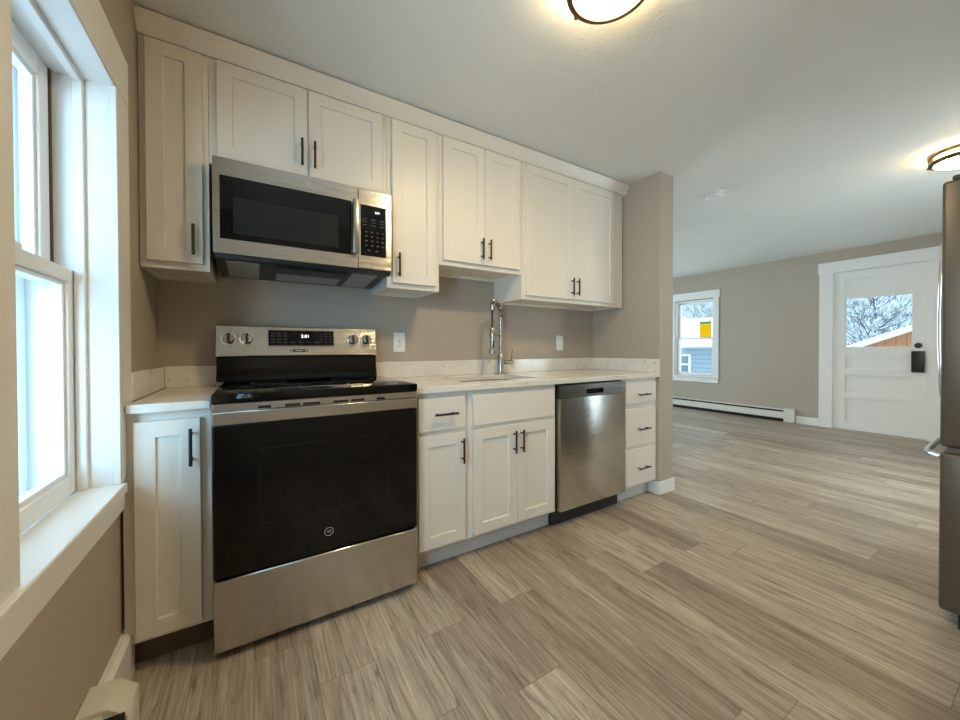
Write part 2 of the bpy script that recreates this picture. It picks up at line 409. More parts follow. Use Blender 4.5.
sash(-.184, -.144, W0+.014, W1-.014, 1.295, WZ1-.002, .055, .055, .035, 'upper_sash')
storm = MB()
for y0, y1 in ((W0, W0+.05), (W1-.05, W1)): storm.box(-.235, -.20, y0, y1, .656, WZ1, .003)
storm.box(-.235, -.21, W0+.03, W1-.03, .656, .70, .003).box(-.235, -.21, W0+.03, W1-.03, WZ1-.04, WZ1, .003).box(-.235, -.21, W0+.03, W1-.03, 1.28, 1.31, .003)
build('storm_frame', storm, 'vinyl_white', win)
build('sash_lock', MB().box(-.138, -.106, -1.0, -.94, 1.3355, 1.344, .002).box(-.128, -.11, -.98, -.93, 1.344, 1.352, .002), 'vinyl_white', win)

# ------------------------------------------------------------------ living-room window (far wall)
w2 = thing('window_2', 'white trimmed double-hung window in the far wall above the baseboard heater', 'window', (XF, 1.34, .6), kind='structure')
for y0, y1 in ((.912, 1.0), (1.68, 1.77)): build('casing', MB().box(XF-.02, XF, y0, y1, .598, 1.965, .002), 'trim_white', w2)
build('casing', MB().box(XF-.024, XF, .895, 1.79, 1.965, 2.095, .002), 'trim_white', w2)
build('stool', MB().box(XF-.04, XF+.05, .90, 1.78, .578, .598, .003), 'trim_white', w2)
build('apron', MB().box(XF-.02, XF, .915, 1.765, .495, .578, .002), 'trim_white', w2)
j2 = MB()
j2.box(XF, XF+.2, 1.0, 1.012, .60, 1.945).box(XF, XF+.2, 1.668, 1.68, .60, 1.945).box(XF, XF+.2, 1.012, 1.668, 1.933, 1.945).box(XF+.05, XF+.2, 1.012, 1.668, .60, .612)
build('jamb', j2, 'vinyl_white', w2)
def sash2(x0, x1, z0, z1, name):
    y0, y1, s = 1.014, 1.666, .035
    mb = MB().box(x0, x1, y0, y0+s, z0, z1, .002).box(x0, x1, y1-s, y1, z0, z1, .002).box(x0, x1, y0+s, y1-s, z0, z0+.04, .002).box(x0, x1, y0+s, y1-s, z1-.035, z1, .002)
    o = build(name, mb, 'vinyl_white', w2)
    build('pane', MB().box((x0+x1)/2-.002, (x0+x1)/2+.002, y0+s, y1-s, z0+.04, z1-.035), 'window_glass', o)
sash2(XF+.05, XF+.085, .614, 1.285, 'lower_sash'); sash2(XF+.09, XF+.125, 1.25, 1.93, 'upper_sash')
stk = thing('window_sticker', 'orange paper sticker with green top strip on the upper pane of the far window', 'sticker', (XF+.103, 1.18, 1.27))
build('paper_sheet', MB().poly([(XF+.104, 1.085, 1.287), (XF+.104, 1.285, 1.287), (XF+.104, 1.285, 1.53), (XF+.104, 1.085, 1.53)]), 'orange_paper', stk)
build('printed_strip', MB().poly([(XF+.104, 1.085, 1.53), (XF+.104, 1.285, 1.53), (XF+.104, 1.285, 1.57), (XF+.104, 1.085, 1.57)]), 'green_paper', stk)

# unseen windows that light the room
def plain_window(name, axis, plane, a0, a1, z0, z1, mull):
    r = thing(name, None, None, (0, 0, 0), kind='structure'); mb = MB(); gl = MB()
    def bx(m, a, b, zz0, zz1, d0, d1):
        if axis == 'Y': m.box(a, b, plane+d0, plane+d1, zz0, zz1)
        else: m.box(plane+d0, plane+d1, a, b, zz0, zz1)
    bx(mb, a0, a0+.06, z0, z1, -.03, .03); bx(mb, a1-.06, a1, z0, z1, -.03, .03); bx(mb, a0+.06, a1-.06, z0, z0+.06, -.03, .03); bx(mb, a0+.06, a1-.06, z1-.06, z1, -.03, .03)
    for m in mull: bx(mb, m-.04, m+.04, z0+.06, z1-.06, -.03, .03)
    bx(gl, a0+.06, a1-.06, z0+.06, z1-.06, -.002, .002)
    build('window_frame', mb, 'vinyl_white', r); build('pane', gl, 'window_glass', r)
plain_window('window_3', 'Y', YB-.11, 4.0, 5.2, .65, 1.95, [4.6])
plain_window('added_window_5', 'X', -.13, -2.45, -1.65, .67, 1.92, [])  # added on the left wall, out of view, to brighten the kitchen ceiling
plain_window('window_4', 'Y', YE+.11, 3.95, 6.05, .6, 2.1, [5.0])

# ------------------------------------------------------------------ front door (far wall)
dr = thing('door_1', 'white panelled entrance door with half glass and black keypad lock', 'door', (XF, -.94, 0), kind='structure')
DX0, DX1, DY0, DY1 = XF+.005, XF+.05, -1.348, -.53
def door_leaf():
    holes = [(-1.245, -.645, 1.095, 1.755)]
    mb = slab('X', DX0, DX1, (DY0, DY1), (.012, 2.1), holes)
    return mb
leaf = slab('X', DX0+.018, DX1-.004, (DY0, DY1), (.012, 2.1), [(-1.245, -.645, 1.095, 1.755)])
# raised stiles and rails in front of the recessed panels
pan = [(-1.245, -.645, 1.86, 2.0), (-1.245, -.645, .82, .98), (-1.245, -.645, .50, .735), (-1.245, -.645, .10, .425)]
leaf.add(slab('X', DX0, DX0+.018, (DY0, DY1), (.012, 2.1), pan+[(-1.245, -.645, 1.095, 1.755)]).bm)
dl = build('door_leaf', leaf, 'trim_white', dr)
gb = MB()
gb.box(DX0+.006, DX0+.0185, -1.245, -1.233, 1.095, 1.755, .002).box(DX0+.006, DX0+.018, -.657, -.645, 1.095, 1.755, .002).box(DX0+.006, DX0+.018, -1.233, -.657, 1.095, 1.107, .002).box(DX0+.006, DX0+.018, -1.233, -.657, 1.743, 1.755, .002)
build('glazing_bead', gb, 'trim_white', dl)
build('pane', MB().box(DX0+.02, DX0+.024, -1.245, -.645, 1.095, 1.755), 'window_glass', dl)
build('casing', MB().box(XF-.022, XF, -.53, -.388, 0, 2.112, .002), 'trim_white', dr)
build('casing', MB().box(XF-.022, XF, -1.485, -1.35, 0, 2.112, .002), 'trim_white', dr)
build('casing', MB().box(XF-.026, XF, -1.51, -.375, 2.112, 2.262, .002), 'trim_white', dr)
dj = MB().box(XF, XF+.2, -.53, -.52, 0, 2.11).box(XF, XF+.2, -1.36, -1.35, 0, 2.11).box(XF, XF+.2, -1.35, -.53, 2.101, 2.11).box(XF+.055, XF+.2, -1.35, -.53, -.02, .006)
build('door_frame', dj, 'trim_white', dr)
for z in (1.78, .32):
    build('hinge', MB().cyl((XF-.002, -.532, z-.045), (XF-.002, -.532, z+.045), .007, 10).box(XF-.001, XF+.004, -.56, -.534, z-.045, z+.045), 'plastic_white', dr)
kp = build('keypad_lock', MB().box(DX0-.05, DX0-.0005, -1.335, -1.235, .80, 1.055, .008, 2), 'black_matte', dr)
build('deadbolt', MB().lathe((DX0, -1.285, 1.12), [(.03, -.0005), (.033, -.008), (.028, -.02), (.0, -.022)], 20, 'X').box(DX0-.034, DX0-.02, -1.305, -1.265, 1.112, 1.128, .002), 'black_matte', dr)

# ------------------------------------------------------------------ cabinets
def shaker(mb, x0, x1, z0, z1, yf, yb, s=.055, rec=.008):
    """front faces -Y, frame with recessed flat panel"""
    c = .0018
    def R(y, d): return [(x0+d, y, z0+d), (x1-d, y, z0+d), (x1-d, y, z1-d), (x0+d, y, z1-d)]
    mb.rings([R(yb, 0), R(yf+c, 0), R(yf, c), R(yf, s), R(yf+.001, s+.001), R(yf+rec, s+.0025)], True, True)
    return mb
def flatfront(mb, x0, x1, z0, z1, yf, yb): return mb.box(x0, x1, yf, yb, z0, z1, .0018)
def pull(name, x, z, yf, parent, vertical=True, L=.125):
    mb = MB(); y = yf-.028; r = .0055; q = L/2-.02
    if vertical:
        mb.cyl((x, y, z-L/2), (x, y, z+L/2), r, 12)
        for d in (-q, q): mb.cyl((x, y, z+d), (x, yf-.0002, z+d), .0045, 10)
    else:
        mb.cyl((x-L/2, y, z), (x+L/2, y, z), r, 12)
        for d in (-q, q): mb.cyl((x+d, y, z), (x+d, yf-.0002, z), .0045, 10)
    return build(name, mb, 'black_matte', parent)
UF, UD, UB = -.325, -.3455, -.001
def wall_cab(label, x0, x1, z0, z1, doors, hz, right_full=False, top=CEIL-.012):
    t = thing('wall_cabinet', label, 'cabinet', ((x0+x1)/2, 0, z0), 'wall cabinets in a row under the crown')
    b = MB(); a0, a1 = x0+.0008, x1-.0008
    b.box(a0, a0+.016, UF+.018, UB, z0, z1).box(a1-.016, a1, UF+.018, UB, z0, z1)          # sides
    b.box(a0+.016, a1-.016, UF+.018, UB, z0+.018, z0+.03).box(a0+.016, a1-.016, UF+.018, UB, z1-.016, z1)
    b.box(a0+.016, a1-.016, -.014, UB, z0+.03, z1-.016).box(a0+.016, a1-.016, -.018, UB, z0, z0+.018)
    build('body', b, 'cabinet_white', t)
    dx = [d[0] for d in doors]+[d[1] for d in doors]; dz = (doors[0][2], doors[0][3])
    ff = slab('Y', UF, UF+.018, (a0, a1), (z0, z1), [(min(dx)+.016, max(dx)-.016, z0+.045, z1-.05)])
    if len(doors) == 2: m = (doors[0][1]+doors[1][0])/2; ff.box(m-.018, m+.018, UF+.0005, UF+.0175, z0+.045, z1-.05)
    build('face_frame', ff, 'cabinet_white', t)
    for i, (p, q, r, s) in enumerate(doors):
        d = build('door', shaker(MB(), p, q, r, s, UD, UF-.0005), 'cabinet_white', t)
        if len(doors) == 2: hx = q-.026 if i == 0 else p+.026
        else: hx = hz[1]
        pull('handle', hx, hz[0], UD, d)
    return t
DT = 2.325
wall_cab('tall narrow single-door wall cabinet in the corner beside the window', -.018, .205, 1.425, 2.345, [(.004, .183, 1.452, DT)], (1.545, .154))
wall_cab('short two-door wall cabinet directly above the microwave', .205, .970, 1.888, 2.345, [(.234, .5855, 1.915, DT), (.5885, .945, 1.915, DT)], (2.013,))
wall_cab('tall narrow single-door wall cabinet to the right of the microwave', .970, 1.277, 1.425, 2.345, [(.996, 1.2515, 1.452, DT)], (1.545, 1.026))
wall_cab('two-door wall cabinet with raised bottom over the sink', 1.277, 1.877, 1.585, 2.345, [(1.298, 1.5795, 1.612, DT), (1.5825, 1.857, 1.612, DT)], (1.703,))
wall_cab('widest two-door tall wall cabinet next to the partition wall', 1.877, 2.915, 1.425, 2.345, [(1.910, 2.3465, 1.452, DT), (2.3495, 2.80, 1.452, DT)], (1.54,))
cr = MB().prism([(-.018, UF, 2.331), (-.018, UF-.016, 2.331), (-.018, UF-.024, 2.342), (-.018, UF-.05, 2.385), (-.018, UF-.056, 2.402), (-.018, UF-.03, 2.402), (-.018, UF-.001, 2.36)], (2.951, 0, 0))
cro = build('crown_molding', cr, 'cabinet_white', loc=(1.46, UF, 2.322)); tag(cro, 'long white crown molding along the tops of the wall cabinets', 'molding')
build('top_filler', MB().box(-.018, 2.93, UF+.0, UF+.016, 2.3455, 2.408), 'cabinet_white', cro)

BF, BD, BB = -.61, -.6305, -.003
def base_cab(label, x0, x1, fronts, z1=.8825, toe=True):
    t = thing('base_cabinet', label, 'cabinet', ((x0+x1)/2, -.3, 0), 'white base cabinets under the countertops')
    a0, a1 = x0+.0008, x1-.0008
    b = MB().box(a0, a0+.016, BF+.018, BB, .105, z1).box(a1-.016, a1, BF+.018, BB, .105, z1)
    b.box(a0+.016, a1-.016, BF+.018, BB, .105, .12).box(a0+.016, a1-.016, -.015, BB, .12, z1)
    b.box(a0, a1, -.53, -.5, 0, .105)
    b.box(a0, a0+.016, -.5, BB, 0, .105).box(a1-.016, a1, -.5, BB, 0, .105)
    build('body', b, 'cabinet_white', t)
    xs = [f[1] for f in fronts]+[f[2] for f in fronts]; zs = sorted({(f[3], f[4]) for f in fronts})
    holes = [(min(xs)+.014, max(xs)-.014, z[0]+.014, z[1]-.014) for z in zs]
    ff = slab('Y', BF, BF+.018, (a0, a1), (.105, z1), holes)
    build('face_frame', ff, 'cabinet_white', t)
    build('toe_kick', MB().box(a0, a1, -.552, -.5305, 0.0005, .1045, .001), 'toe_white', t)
    for kind, p, q, r, s, h in fronts:
        if kind == 'door':
            d = build('door', shaker(MB(), p, q, r, s, BD, BF-.0005), 'cabinet_white', t)
            if h is not None: pull('handle', h, .582, BD, d)
        else:
            d = build('drawer' if kind == 'drawer' else 'false_front', flatfront(MB(), p, q, r, s, BD, BF-.0005), 'cabinet_white', t)
            if h is not None: pull('handle', (p+q)/2+.01, h, BD, d, False)
    return t
t = base_cab('narrow one-door base cabinet under the window corner, left of the stove', -.012, .228, [('door', .019, .197, .1225, .853, None)])
d0 = [c for c in t.children if c.name.startswith('door')][0]
for c in t.children:
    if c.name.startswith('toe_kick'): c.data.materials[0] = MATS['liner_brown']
pull('handle', .172, .756, BD, d0, True, .13)
base_cab('base cabinet with one drawer over one door, right of the stove', .997, 1.303, [('drawer', 1.024, 1.2785, .694, .858, .776), ('door', 1.024, 1.2785, .1225, .674, 1.256)])
base_cab('sink base cabinet with plain false front over two doors', 1.303, 1.912, [('front', 1.329, 1.892, .694, .858, None), ('door', 1.329, 1.6085, .1225, .674, 1.584), ('door', 1.6115, 1.892, .1225, .674, 1.636)])
base_cab('base cabinet with three stacked drawers beside the partition wall', 2.540, 2.933, [('drawer', 2.556, 2.899, .702, .858, .766), ('drawer', 2.556, 2.899, .403, .664, .520), ('drawer', 2.556, 2.899, .125, .380, .240)])

# ------------------------------------------------------------------ countertops
ct = thing('countertop', 'short speckled white stone countertop in the corner left of the stove', 'countertop', (.11, -.3, .8835), 'white stone countertops')
build('slab', MB().box(.0035, .2285, -.645, -.002, .8835, .914, .003), 'quartz', ct)
build('backsplash', MB().box(.003, .228, -.0215, -.0015, .9142, 1.015, .002), 'quartz', ct)
build('side_splash', MB().box(-.0185, .0025, -.543, -.0015, .9142, 1.015, .002), 'quartz', ct)
ct = thing('countertop', 'long speckled white stone countertop around the sink', 'countertop', (1.96, -.3, .8835), 'white stone countertops')
SKX0, SKX1, SKY0, SKY1 = 1.329, 1.868, -.515, -.155
sl = slab('Z', .8835, .914, (.9965, 2.9335), (-.645, -.002), [(SKX0, SKX1, SKY0, SKY1)])
bmesh.ops.recalc_face_normals(sl.bm, faces=sl.bm.faces[:])
be = [e for e in sl.bm.edges if e.calc_face_angle(0) > 1 and all(v.co.z > .91 for v in e.verts)]
bmesh.ops.bevel(sl.bm, geom=be, offset=.003, segments=2, affect='EDGES')
build('slab', sl, 'quartz', ct)
build('backsplash', MB().box(.9965, 2.9125, -.0215, -.0015, .9142, 1.015, .002), 'quartz', ct)
build('side_splash', MB().box(2.913, 2.9335, -.642, -.0015, .9142, 1.015, .002), 'quartz', ct)

# ------------------------------------------------------------------ sink and faucet
def rrect(x0, x1, y0, y1, r, z, n=5):
    p = []
    for cx, cy, a in ((x1-r, y1-r, 0), (x0+r, y1-r, 90), (x0+r, y0+r, 180), (x1-r, y0+r, 270)):
        for k in range(n+1): q = math.radians(a+90*k/n); p.append(Vector((cx+r*math.cos(q), cy+r*math.sin(q), z)))
    return p
sk = thing('kitchen_sink', 'undermount stainless steel sink basin set in the long countertop', 'sink', (1.6, -.34, .70))
m = MB().rings([rrect(SKX0-.02, SKX1+.02, SKY0-.02, SKY1+.02, .03, .8825), rrect(SKX0-.004, SKX1+.004, SKY0-.004, SKY1+.004, .03, .8825), rrect(SKX0, SKX1, SKY0, SKY1, .03, .876),
                rrect(SKX0+.006, SKX1-.006, SKY0+.006, SKY1-.006, .03, .72), rrect(SKX0+.04, SKX1-.04, SKY0+.04, SKY1-.04, .02, .69)], False, True)
build('basin', m, 'stainless', sk)
build('drain', MB().lathe((1.6, -.345, .6905), [(.045, 0), (.045, .003), (.03, .003), (.025, -.0)], 24), 'chrome', sk)

FX, FY = 1.865, -.105
fc = thing('kitchen_faucet', 'tall brushed nickel spring faucet with pull-down spray behind the sink', 'faucet', (FX, FY, .914))
build('base_body', MB().lathe((FX, FY, .914), [(.030, .0005), (.030, .006), (.024, .010), (.024, .135), (.019, .142), (0.0, .143)], 28), 'nickel', fc)
build('riser_pole', MB().lathe((FX, FY, 1.056), [(.0125, 0), (.0125, .245), (.016, .248), (.016, .262), (.0, .263)], 20), 'nickel', fc)
DXY = Vector((-.155, -.125, 0)); HD = DXY.length; DU = DXY.normalized()
def arch(t):   # 0 pole top -> 1 collar over the spray head
    a = PI*(1-t)
    z0 = 1.315; rz = .092
    zz = z0+rz*math.sin(a)**.9 if t < 1 else z0
    q = (1+math.cos(a))/2
    z_end = .055*max(0, (t-.5)*2)
    return Vector((FX, FY, zz+z_end))+DXY*q
P = [arch(i/40) for i in range(38)]
P = [p if p.z > 1.316 or i < 3 else p for i, p in enumerate(P)]
build('hose_core', MB().tube(P, .0055, 8), 'black_plastic', fc)
turns, n = 14, 14*12; hp = []
for i in range(n+1):
    t = i/n*.925; p = arch(t); tn = (arch(min(t+.01, .95))-arch(max(t-.01, 0))).normalized()
    s_ = DU.cross(Vector((0, 0, 1))).normalized(); u_ = tn.cross(s_).normalized(); a = 2*PI*turns*i/n
    hp.append(p+(s_*math.cos(a)+u_*math.sin(a))*.0135)
build('spring_coil', MB().tube(hp, .0038, 6), 'nickel', fc)
E_ = arch(.925); SP = Vector((FX, FY, 0))+DXY
build('collar', MB().tube([E_+Vector((0, 0, .004)), E_+Vector((0, 0, -.01)), Vector((SP.x, SP.y, E_.z-.035))], [.015, .017, .012], 16), 'nickel', fc)
build('spray_hose', MB().tube([(SP.x, SP.y, E_.z-.03), (SP.x, SP.y, 1.225)], .006, 10), 'black_plastic', fc)
build('spray_head', MB().lathe((SP.x, SP.y, 1.062), [(.012, 0), (.021, .003), (.022, .018), (.014, .035), (.0145, .10), (.016, .165), (.010, .175), (0, .176)], 20), 'nickel', fc)
build('spray_grip', MB().box(SP.x-.007, SP.x+.005, SP.y-.019, SP.y-.012, 1.10, 1.15, .002), 'black_plastic', fc)
ca = MB().tube([(FX, FY, 1.186), (SP.x-DU.x*.014, SP.y-DU.y*.014, 1.186)], .0045, 8)
ca.lathe((SP.x, SP.y, 1.178), [(.0165, 0), (.0205, 0), (.0205, .016), (.0165, .016), (.0165, 0)], 18)
build('docking_arm', ca, 'nickel', fc)
lv = build('handle_body', MB().tube([(FX+.022, FY, .997), (FX+.105, FY, .997)], .017, 18), 'nickel', fc)
build('lever', MB().tube([(FX+.095, FY, 1.012), (FX+.103, FY, 1.095)], [.004, .003], 8), 'nickel', lv)

# ------------------------------------------------------------------ electric range
RX0, RX1 = .2335, .9905
rg = thing('electric_range', 'stainless steel electric stove with black glass oven door', 'stove', (.612, -.36, 0))
build('body', MB().box(RX0+.004, RX1-.004, -.665, -.03, .012, .905, .003), 'black_plastic', rg)
for x in (RX0+.05, RX1-.05):
    for y in (-.6, -.09): build('foot', MB().cyl((x, y, 0), (x, y, .012), .02, 12), 'black_plastic', rg)
ckt = build('cooktop', MB().box(RX0, RX1, -.703, -.105, .905, .9385, .005, 2), 'black_glass', rg)
for x, y, r in ((.42, -.53, .115), (.81, -.53, .09), (.42, -.25, .075), (.81, -.25, .105)):
    build('burner_ring', MB().lathe((x, y, .9386), [(r, 0), (r, .0003), (r-.0025, .0003), (r-.0025, 0), (r, 0)], 40), 'black_plastic', ckt)
bs = build('vent_trim', MB().box(RX0+.002, RX1-.002, -.698, -.6655, .876, .9045, .002), 'stainless', rg)
for a, b in ((.373, .414), (.460, .512), (.522, .583), (.632, .690), (.701, .755), (.806, .842)): build('vent_slot', MB().box(a, b, -.6995, -.697, .879, .8885, .001), 'dark_void', bs)
od = build('oven_door', MB().box(RX0+.002, RX1-.002, -.70, -.667, .288, .828, .004), 'black_glass', rg)
build('door_band', MB().box(RX0+.002, RX1-.002, -.703, -.667, .8285, .875, .003), 'stainless', od)
ow = MB()
wx0, wx1, wz0, wz1 = .375, .853, .455, .733
for a in ((wx0, wx1, wz1-.003, wz1), (wx0, wx1, wz0, wz0+.003), (wx0, wx0+.003, wz0, wz1), (wx1-.003, wx1, wz0, wz1)): ow.box(a[0], a[1], -.7006, -.6995, a[2], a[3])
build('inner_window_edge', ow, 'oven_edge', od)
def emblem(x, y, z, r, parent, mat='emblem_silver'):
    mb = MB().lathe((x, y, z), [(r, -.0002), (r, -.0012), (r*.88, -.0012), (r*.88, -.0002), (r, -.0002)], 28, 'Y')
    mb.text('GE', r*.8, (x, y-.0008, z), (1, 0, 0), (0, 0, 1), .0005)
    return build('emblem', mb, mat, parent)
emblem(.612, -.70, .366, .017, od)
build('storage_drawer', MB().box(RX0+.002, RX1-.002, -.70, -.667, .03, .282, .004), 'stainless', rg)
BX0, BX1 = .203, .976
def tilt(y0, y1, z0, z1, x0, x1, t=.02, th=.03): # slab leaning back
    return [(x0, y0, z0), (x0, y0+t, z1), (x0, y1, z1), (x0, y1, z0)]
build('back_riser', MB().prism([(BX0+.003, -.118, .9386), (BX0+.003, -.098, 1.0), (BX0+.003, -.098, 1.06), (BX0+.003, -.03, 1.06), (BX0+.003, -.03, .9386)], (BX1-BX0-.005, 0, 0), .003), 'black_glass', rg)
BGZ0, BGZ1, BGY0, BGY1 = 1.0605, 1.213, -.112, -.088
bgp = build('control_backguard', MB().prism([(BX0, BGY0, BGZ0), (BX0, BGY1, BGZ1), (BX0, -.03, BGZ1), (BX0, -.03, BGZ0)], (BX1-BX0, 0, 0), .004), 'stainless', rg)
tl = Vector((0, BGY1-BGY0, BGZ1-BGZ0)).normalized(); nb = Vector((0, -tl.z, tl.y))   # up along the panel, outward normal
def bgpt(x, z, off=0): return Vector((x, BGY0, BGZ0))+tl*((z-BGZ0)/tl.z)+nb*off
def bgplate(x0, x1, z0, z1, o0, o1, bev=.0):
    p = [bgpt(x0, z0, o0), bgpt(x1, z0, o0), bgpt(x1, z1, o0), bgpt(x0, z1, o0)]
    return MB().prism(p, nb*(o1-o0), bev)
dp = build('display_bezel', bgplate(.417, .742, 1.108, 1.199, -.002, .004, .001), 'chrome', rg)
build('display', bgplate(.424, .738, 1.113, 1.193, .004, .0052), 'black_glass', dp)
mb = MB().text('2:01', .024, bgpt(.595, 1.163, .0056), (1, 0, 0), tl, .0003); build('clock_digits', mb, 'digit_glow', dp)
def key(mb): build('key', mb, 'key_grey', dp)
for z in (1.178, 1.163, 1.147, 1.131):
    for x in (.443, .472, .501): key(bgplate(x-.009, x+.009, z-.0018, z+.0018, .0052, .0056))
    for x in (.672, .698, .722): key(bgplate(x-.005, x+.005, z-.0018, z+.0018, .0052, .0056))
for x in (.535, .575, .612, .65): key(bgplate(x-.009, x+.009, 1.129, 1.1325, .0052, .0056))
for x in (.257, .332, .838, .915):
    k = MB(); c = bgpt(x, 1.146, 0)
    k.tube([c, c+nb*.006, c+nb*.0065, c+nb*.022, c+nb*.026], [.032, .032, .027, .025, .021], 28)
    kn = build('knob', k, 'chrome', rg)
    g = MB(); q = c+nb*.0262
    g.prism([q+Vector((-.006, 0, 0))-tl*.024, q+Vector((.006, 0, 0))-tl*.024, q+Vector((.006, 0, 0))+tl*.024, q+Vector((-.006, 0, 0))+tl*.024], nb*.010, .0015)
    build('grip', g, 'black_plastic', kn)
bd = MB(); p0, p1 = bgpt(.53, 1.088, 0), bgpt(.60, 1.088, 0)
bd.prism([bgpt(.53+.007*math.cos(a)+(.07 if math.cos(a) > 0 else 0), 1.088+.007*math.sin(a), -.001) for a in [2*PI*(k+.5)/24 for k in range(24)]], nb*.003)
bo = build('oval_badge', bd, 'black_plastic', rg)
for x in (.531, .598): build('badge_dot', MB().tube([bgpt(x, 1.088, .002), bgpt(x, 1.088, .003)], .0045, 14), 'emblem_silver', bo)
build('badge_marking', bgplate(.548, .582, 1.0865, 1.0895, .002, .0024), 'emblem_silver', bo)

# ------------------------------------------------------------------ microwave
MX0, MX1, MY, MZ0, MZ1 = .2225, .9665, -.42, 1.492, 1.884
mw = thing('microwave', 'stainless over-the-range microwave oven with black door window', 'microwave', (.595, -.2, 1.46))
build('body', MB().prism([(MX0+.004, -.385, 1.484), (MX0+.004, -.385, MZ1), (MX0+.004, -.004, MZ1), (MX0+.004, -.004, 1.462), (MX0+.004, -.04, 1.456)], (MX1-MX0-.008, 0, 0), .002), 'black_plastic', mw)
MS = .7985
# hood bottom: panel leaning from the face down to the back
def und(x, f, off=0):   # f 0 front .. 1 back on the underside
    return Vector((x, -.385+.345*f, 1.484-.028*f-off))
def uplate(x0, x1, f0, f1, th): return MB().prism([und(x0, f0), und(x1, f0), und(x1, f1), und(x0, f1)], (0, 0, -th))
hb = build('hood_panel', MB().prism([(MX0+.004, MY+.006, MZ0-.001), (MX0+.004, -.3855, MZ0-.001), (MX0+.004, -.3855, 1.470), (MX0+.004, MY+.016, 1.474)], (MX1-MX0-.008, 0, 0), .0015), 'black_plastic', mw)
for x0, x1 in ((.262, .386), (.79, .915)): build('light_lens', uplate(x0, x1, .14, .92, .004), 'lens_plastic', mw)
build('vent_bar', uplate(.455, .76, .12, .42, .012), 'black_plastic', mw)
build('grease_filter', uplate(.46, .755, .5, .9, .004), 'lens_plastic', mw)
md = build('door', slab('Y', MY, -.386, (MX0, MS-.001), (MZ0, MZ1), [(.246, .767, 1.552, 1.812)]), 'stainless', mw)
build('door_glass', MB().box(.2465, .7665, MY+.002, -.388, 1.5525, 1.8115, .002), 'black_glass', md)
build('viewing_window', MB().box(.292, .708, MY+.0005, MY+.003, 1.578, 1.728), 'mw_window', md)
hdl = MB().box(.768, .797, MY-.036, MY-.018, 1.555, 1.818, .006, 2)
hdl.box(.775, .791, MY-.02, MY+.001, 1.565, 1.585, .002).box(.775, .791, MY-.02, MY+.001, 1.79, 1.81, .002)
build('handle', hdl, 'nickel', md)
emblem(.585, MY, 1.845, .013, md)
cp = build('control_panel', MB().box(MS+.001, MX1, MY, -.386, MZ0, MZ1, .003), 'stainless', mw)
kpd = build('keypad', MB().box(.811, .937, MY-.0015, MY+.002, 1.556, 1.806, .001), 'black_glass', mw)
build('clock_digits', MB().text('2:01', .015, (.893, MY-.0019, 1.775), (1, 0, 0), (0, 0, 1), .0003), 'digit_glow', kpd)
def key(x, z, a, b): build('key', MB().box(x-a, x+a, MY-.0019, MY-.0014, z-b, z+b), 'key_grey', kpd)
for z in (1.738, 1.724, 1.708):
    for x in (.83, .873, .916): key(x, z, .011, .0016)
for z in (1.675, 1.653, 1.631, 1.609):
    for x in (.838, .866, .894, .92): key(x, z, .005, .003)
for x in (.85, .89): key(x, 1.584, .007, .003)

# ------------------------------------------------------------------ dishwasher
dw = thing('dishwasher', 'stainless steel dishwasher with dark control strip under the counter', 'dishwasher', (2.23, -.3, 0))
build('body', MB().box(1.916, 2.5385, -.60, -.02, .105, .878, .003), 'black_plastic', dw)
build('door_panel', MB().box(1.924, 2.535, -.642, -.601, .105, .792, .005, 2), 'stainless', dw)
cpn = build('control_strip', slab('Y', -.642, -.601, (1.924, 2.535), (.794, .871), [(2.15, 2.31, .808, .838)]), 'stainless_dark', dw)
build('pocket_handle', MB().box(2.15, 2.31, -.612, -.6015, .808, .838).box(2.15, 2.31, -.641, -.634, .832, .8375, .001), 'dark_void', cpn)
for k in range(6): build('button', MB().box(2.345+k*.028, 2.36+k*.028, -.6426, -.6418, .829, .832), 'key_grey', cpn)
for k in range(3): build('button', MB().box(2.35+k*.06, 2.358+k*.06, -.6426, -.6418, .816, .823), 'key_grey', cpn)
build('toe_panel', MB().box(1.916, 2.5385, -.575, -.55, .0005, .1045, .002), 'black_plastic', dw)

# ------------------------------------------------------------------ refrigerator
fr = thing('refrigerator', 'tall grey french-door refrigerator at the right edge', 'refrigerator', (3.125, -2.35, 0))
GX0, GX1 = 2.668, 3.578
build('cabinet_body', MB().box(GX0+.006, GX1-.006, -2.72, -2.082, .03, 1.735, .006, 2), 'fridge_side', fr)
gm = (GX0+GX1)/2
def fdoor(name, x0, x1, z0, z1): return build(name, MB().box(x0, x1, -2.072, -1.982, z0, z1, .012, 3), 'fridge_side', fr)
a = fdoor('door', GX0, gm-.003, .706, 1.745); b = fdoor('door', gm+.003, GX1, .706, 1.745); c = fdoor('freezer_drawer', GX0, GX1, .06, .682)
def bow(p0, p1, out, r, n=20, stand=.0):
    pts = []
    for i in range(n+1):
        t = i/n; k = min(1, t/.1, (1-t)/.1); k = math.sin(k*PI/2)
        pts.append(Vector(p0).lerp(Vector(p1), t)+Vector((0, 1, 0))*(out*k+.012*math.sin(PI*t)))
    return MB().tube(pts, r, 10)
build('handle', bow((gm-.04, -1.983, .79), (gm-.04, -1.983, 1.66), .04, .010), 'chrome', a)
build('handle', bow((gm+.04, -1.983, .79), (gm+.04, -1.983, 1.66), .04, .010), 'chrome', b)
build('handle', bow((GX0+.06, -1.983, .655), (GX1-.06, -1.983, .655), .046, .012), 'chrome', c)
build('gasket', MB().box(GX0+.012, GX1-.012, -2.08, -2.0, .684, .704), 'gasket', fr)
build('gasket', MB().box(GX0+.012, GX1-.012, -2.0815, -2.0725, .08, 1.73), 'gasket', fr)
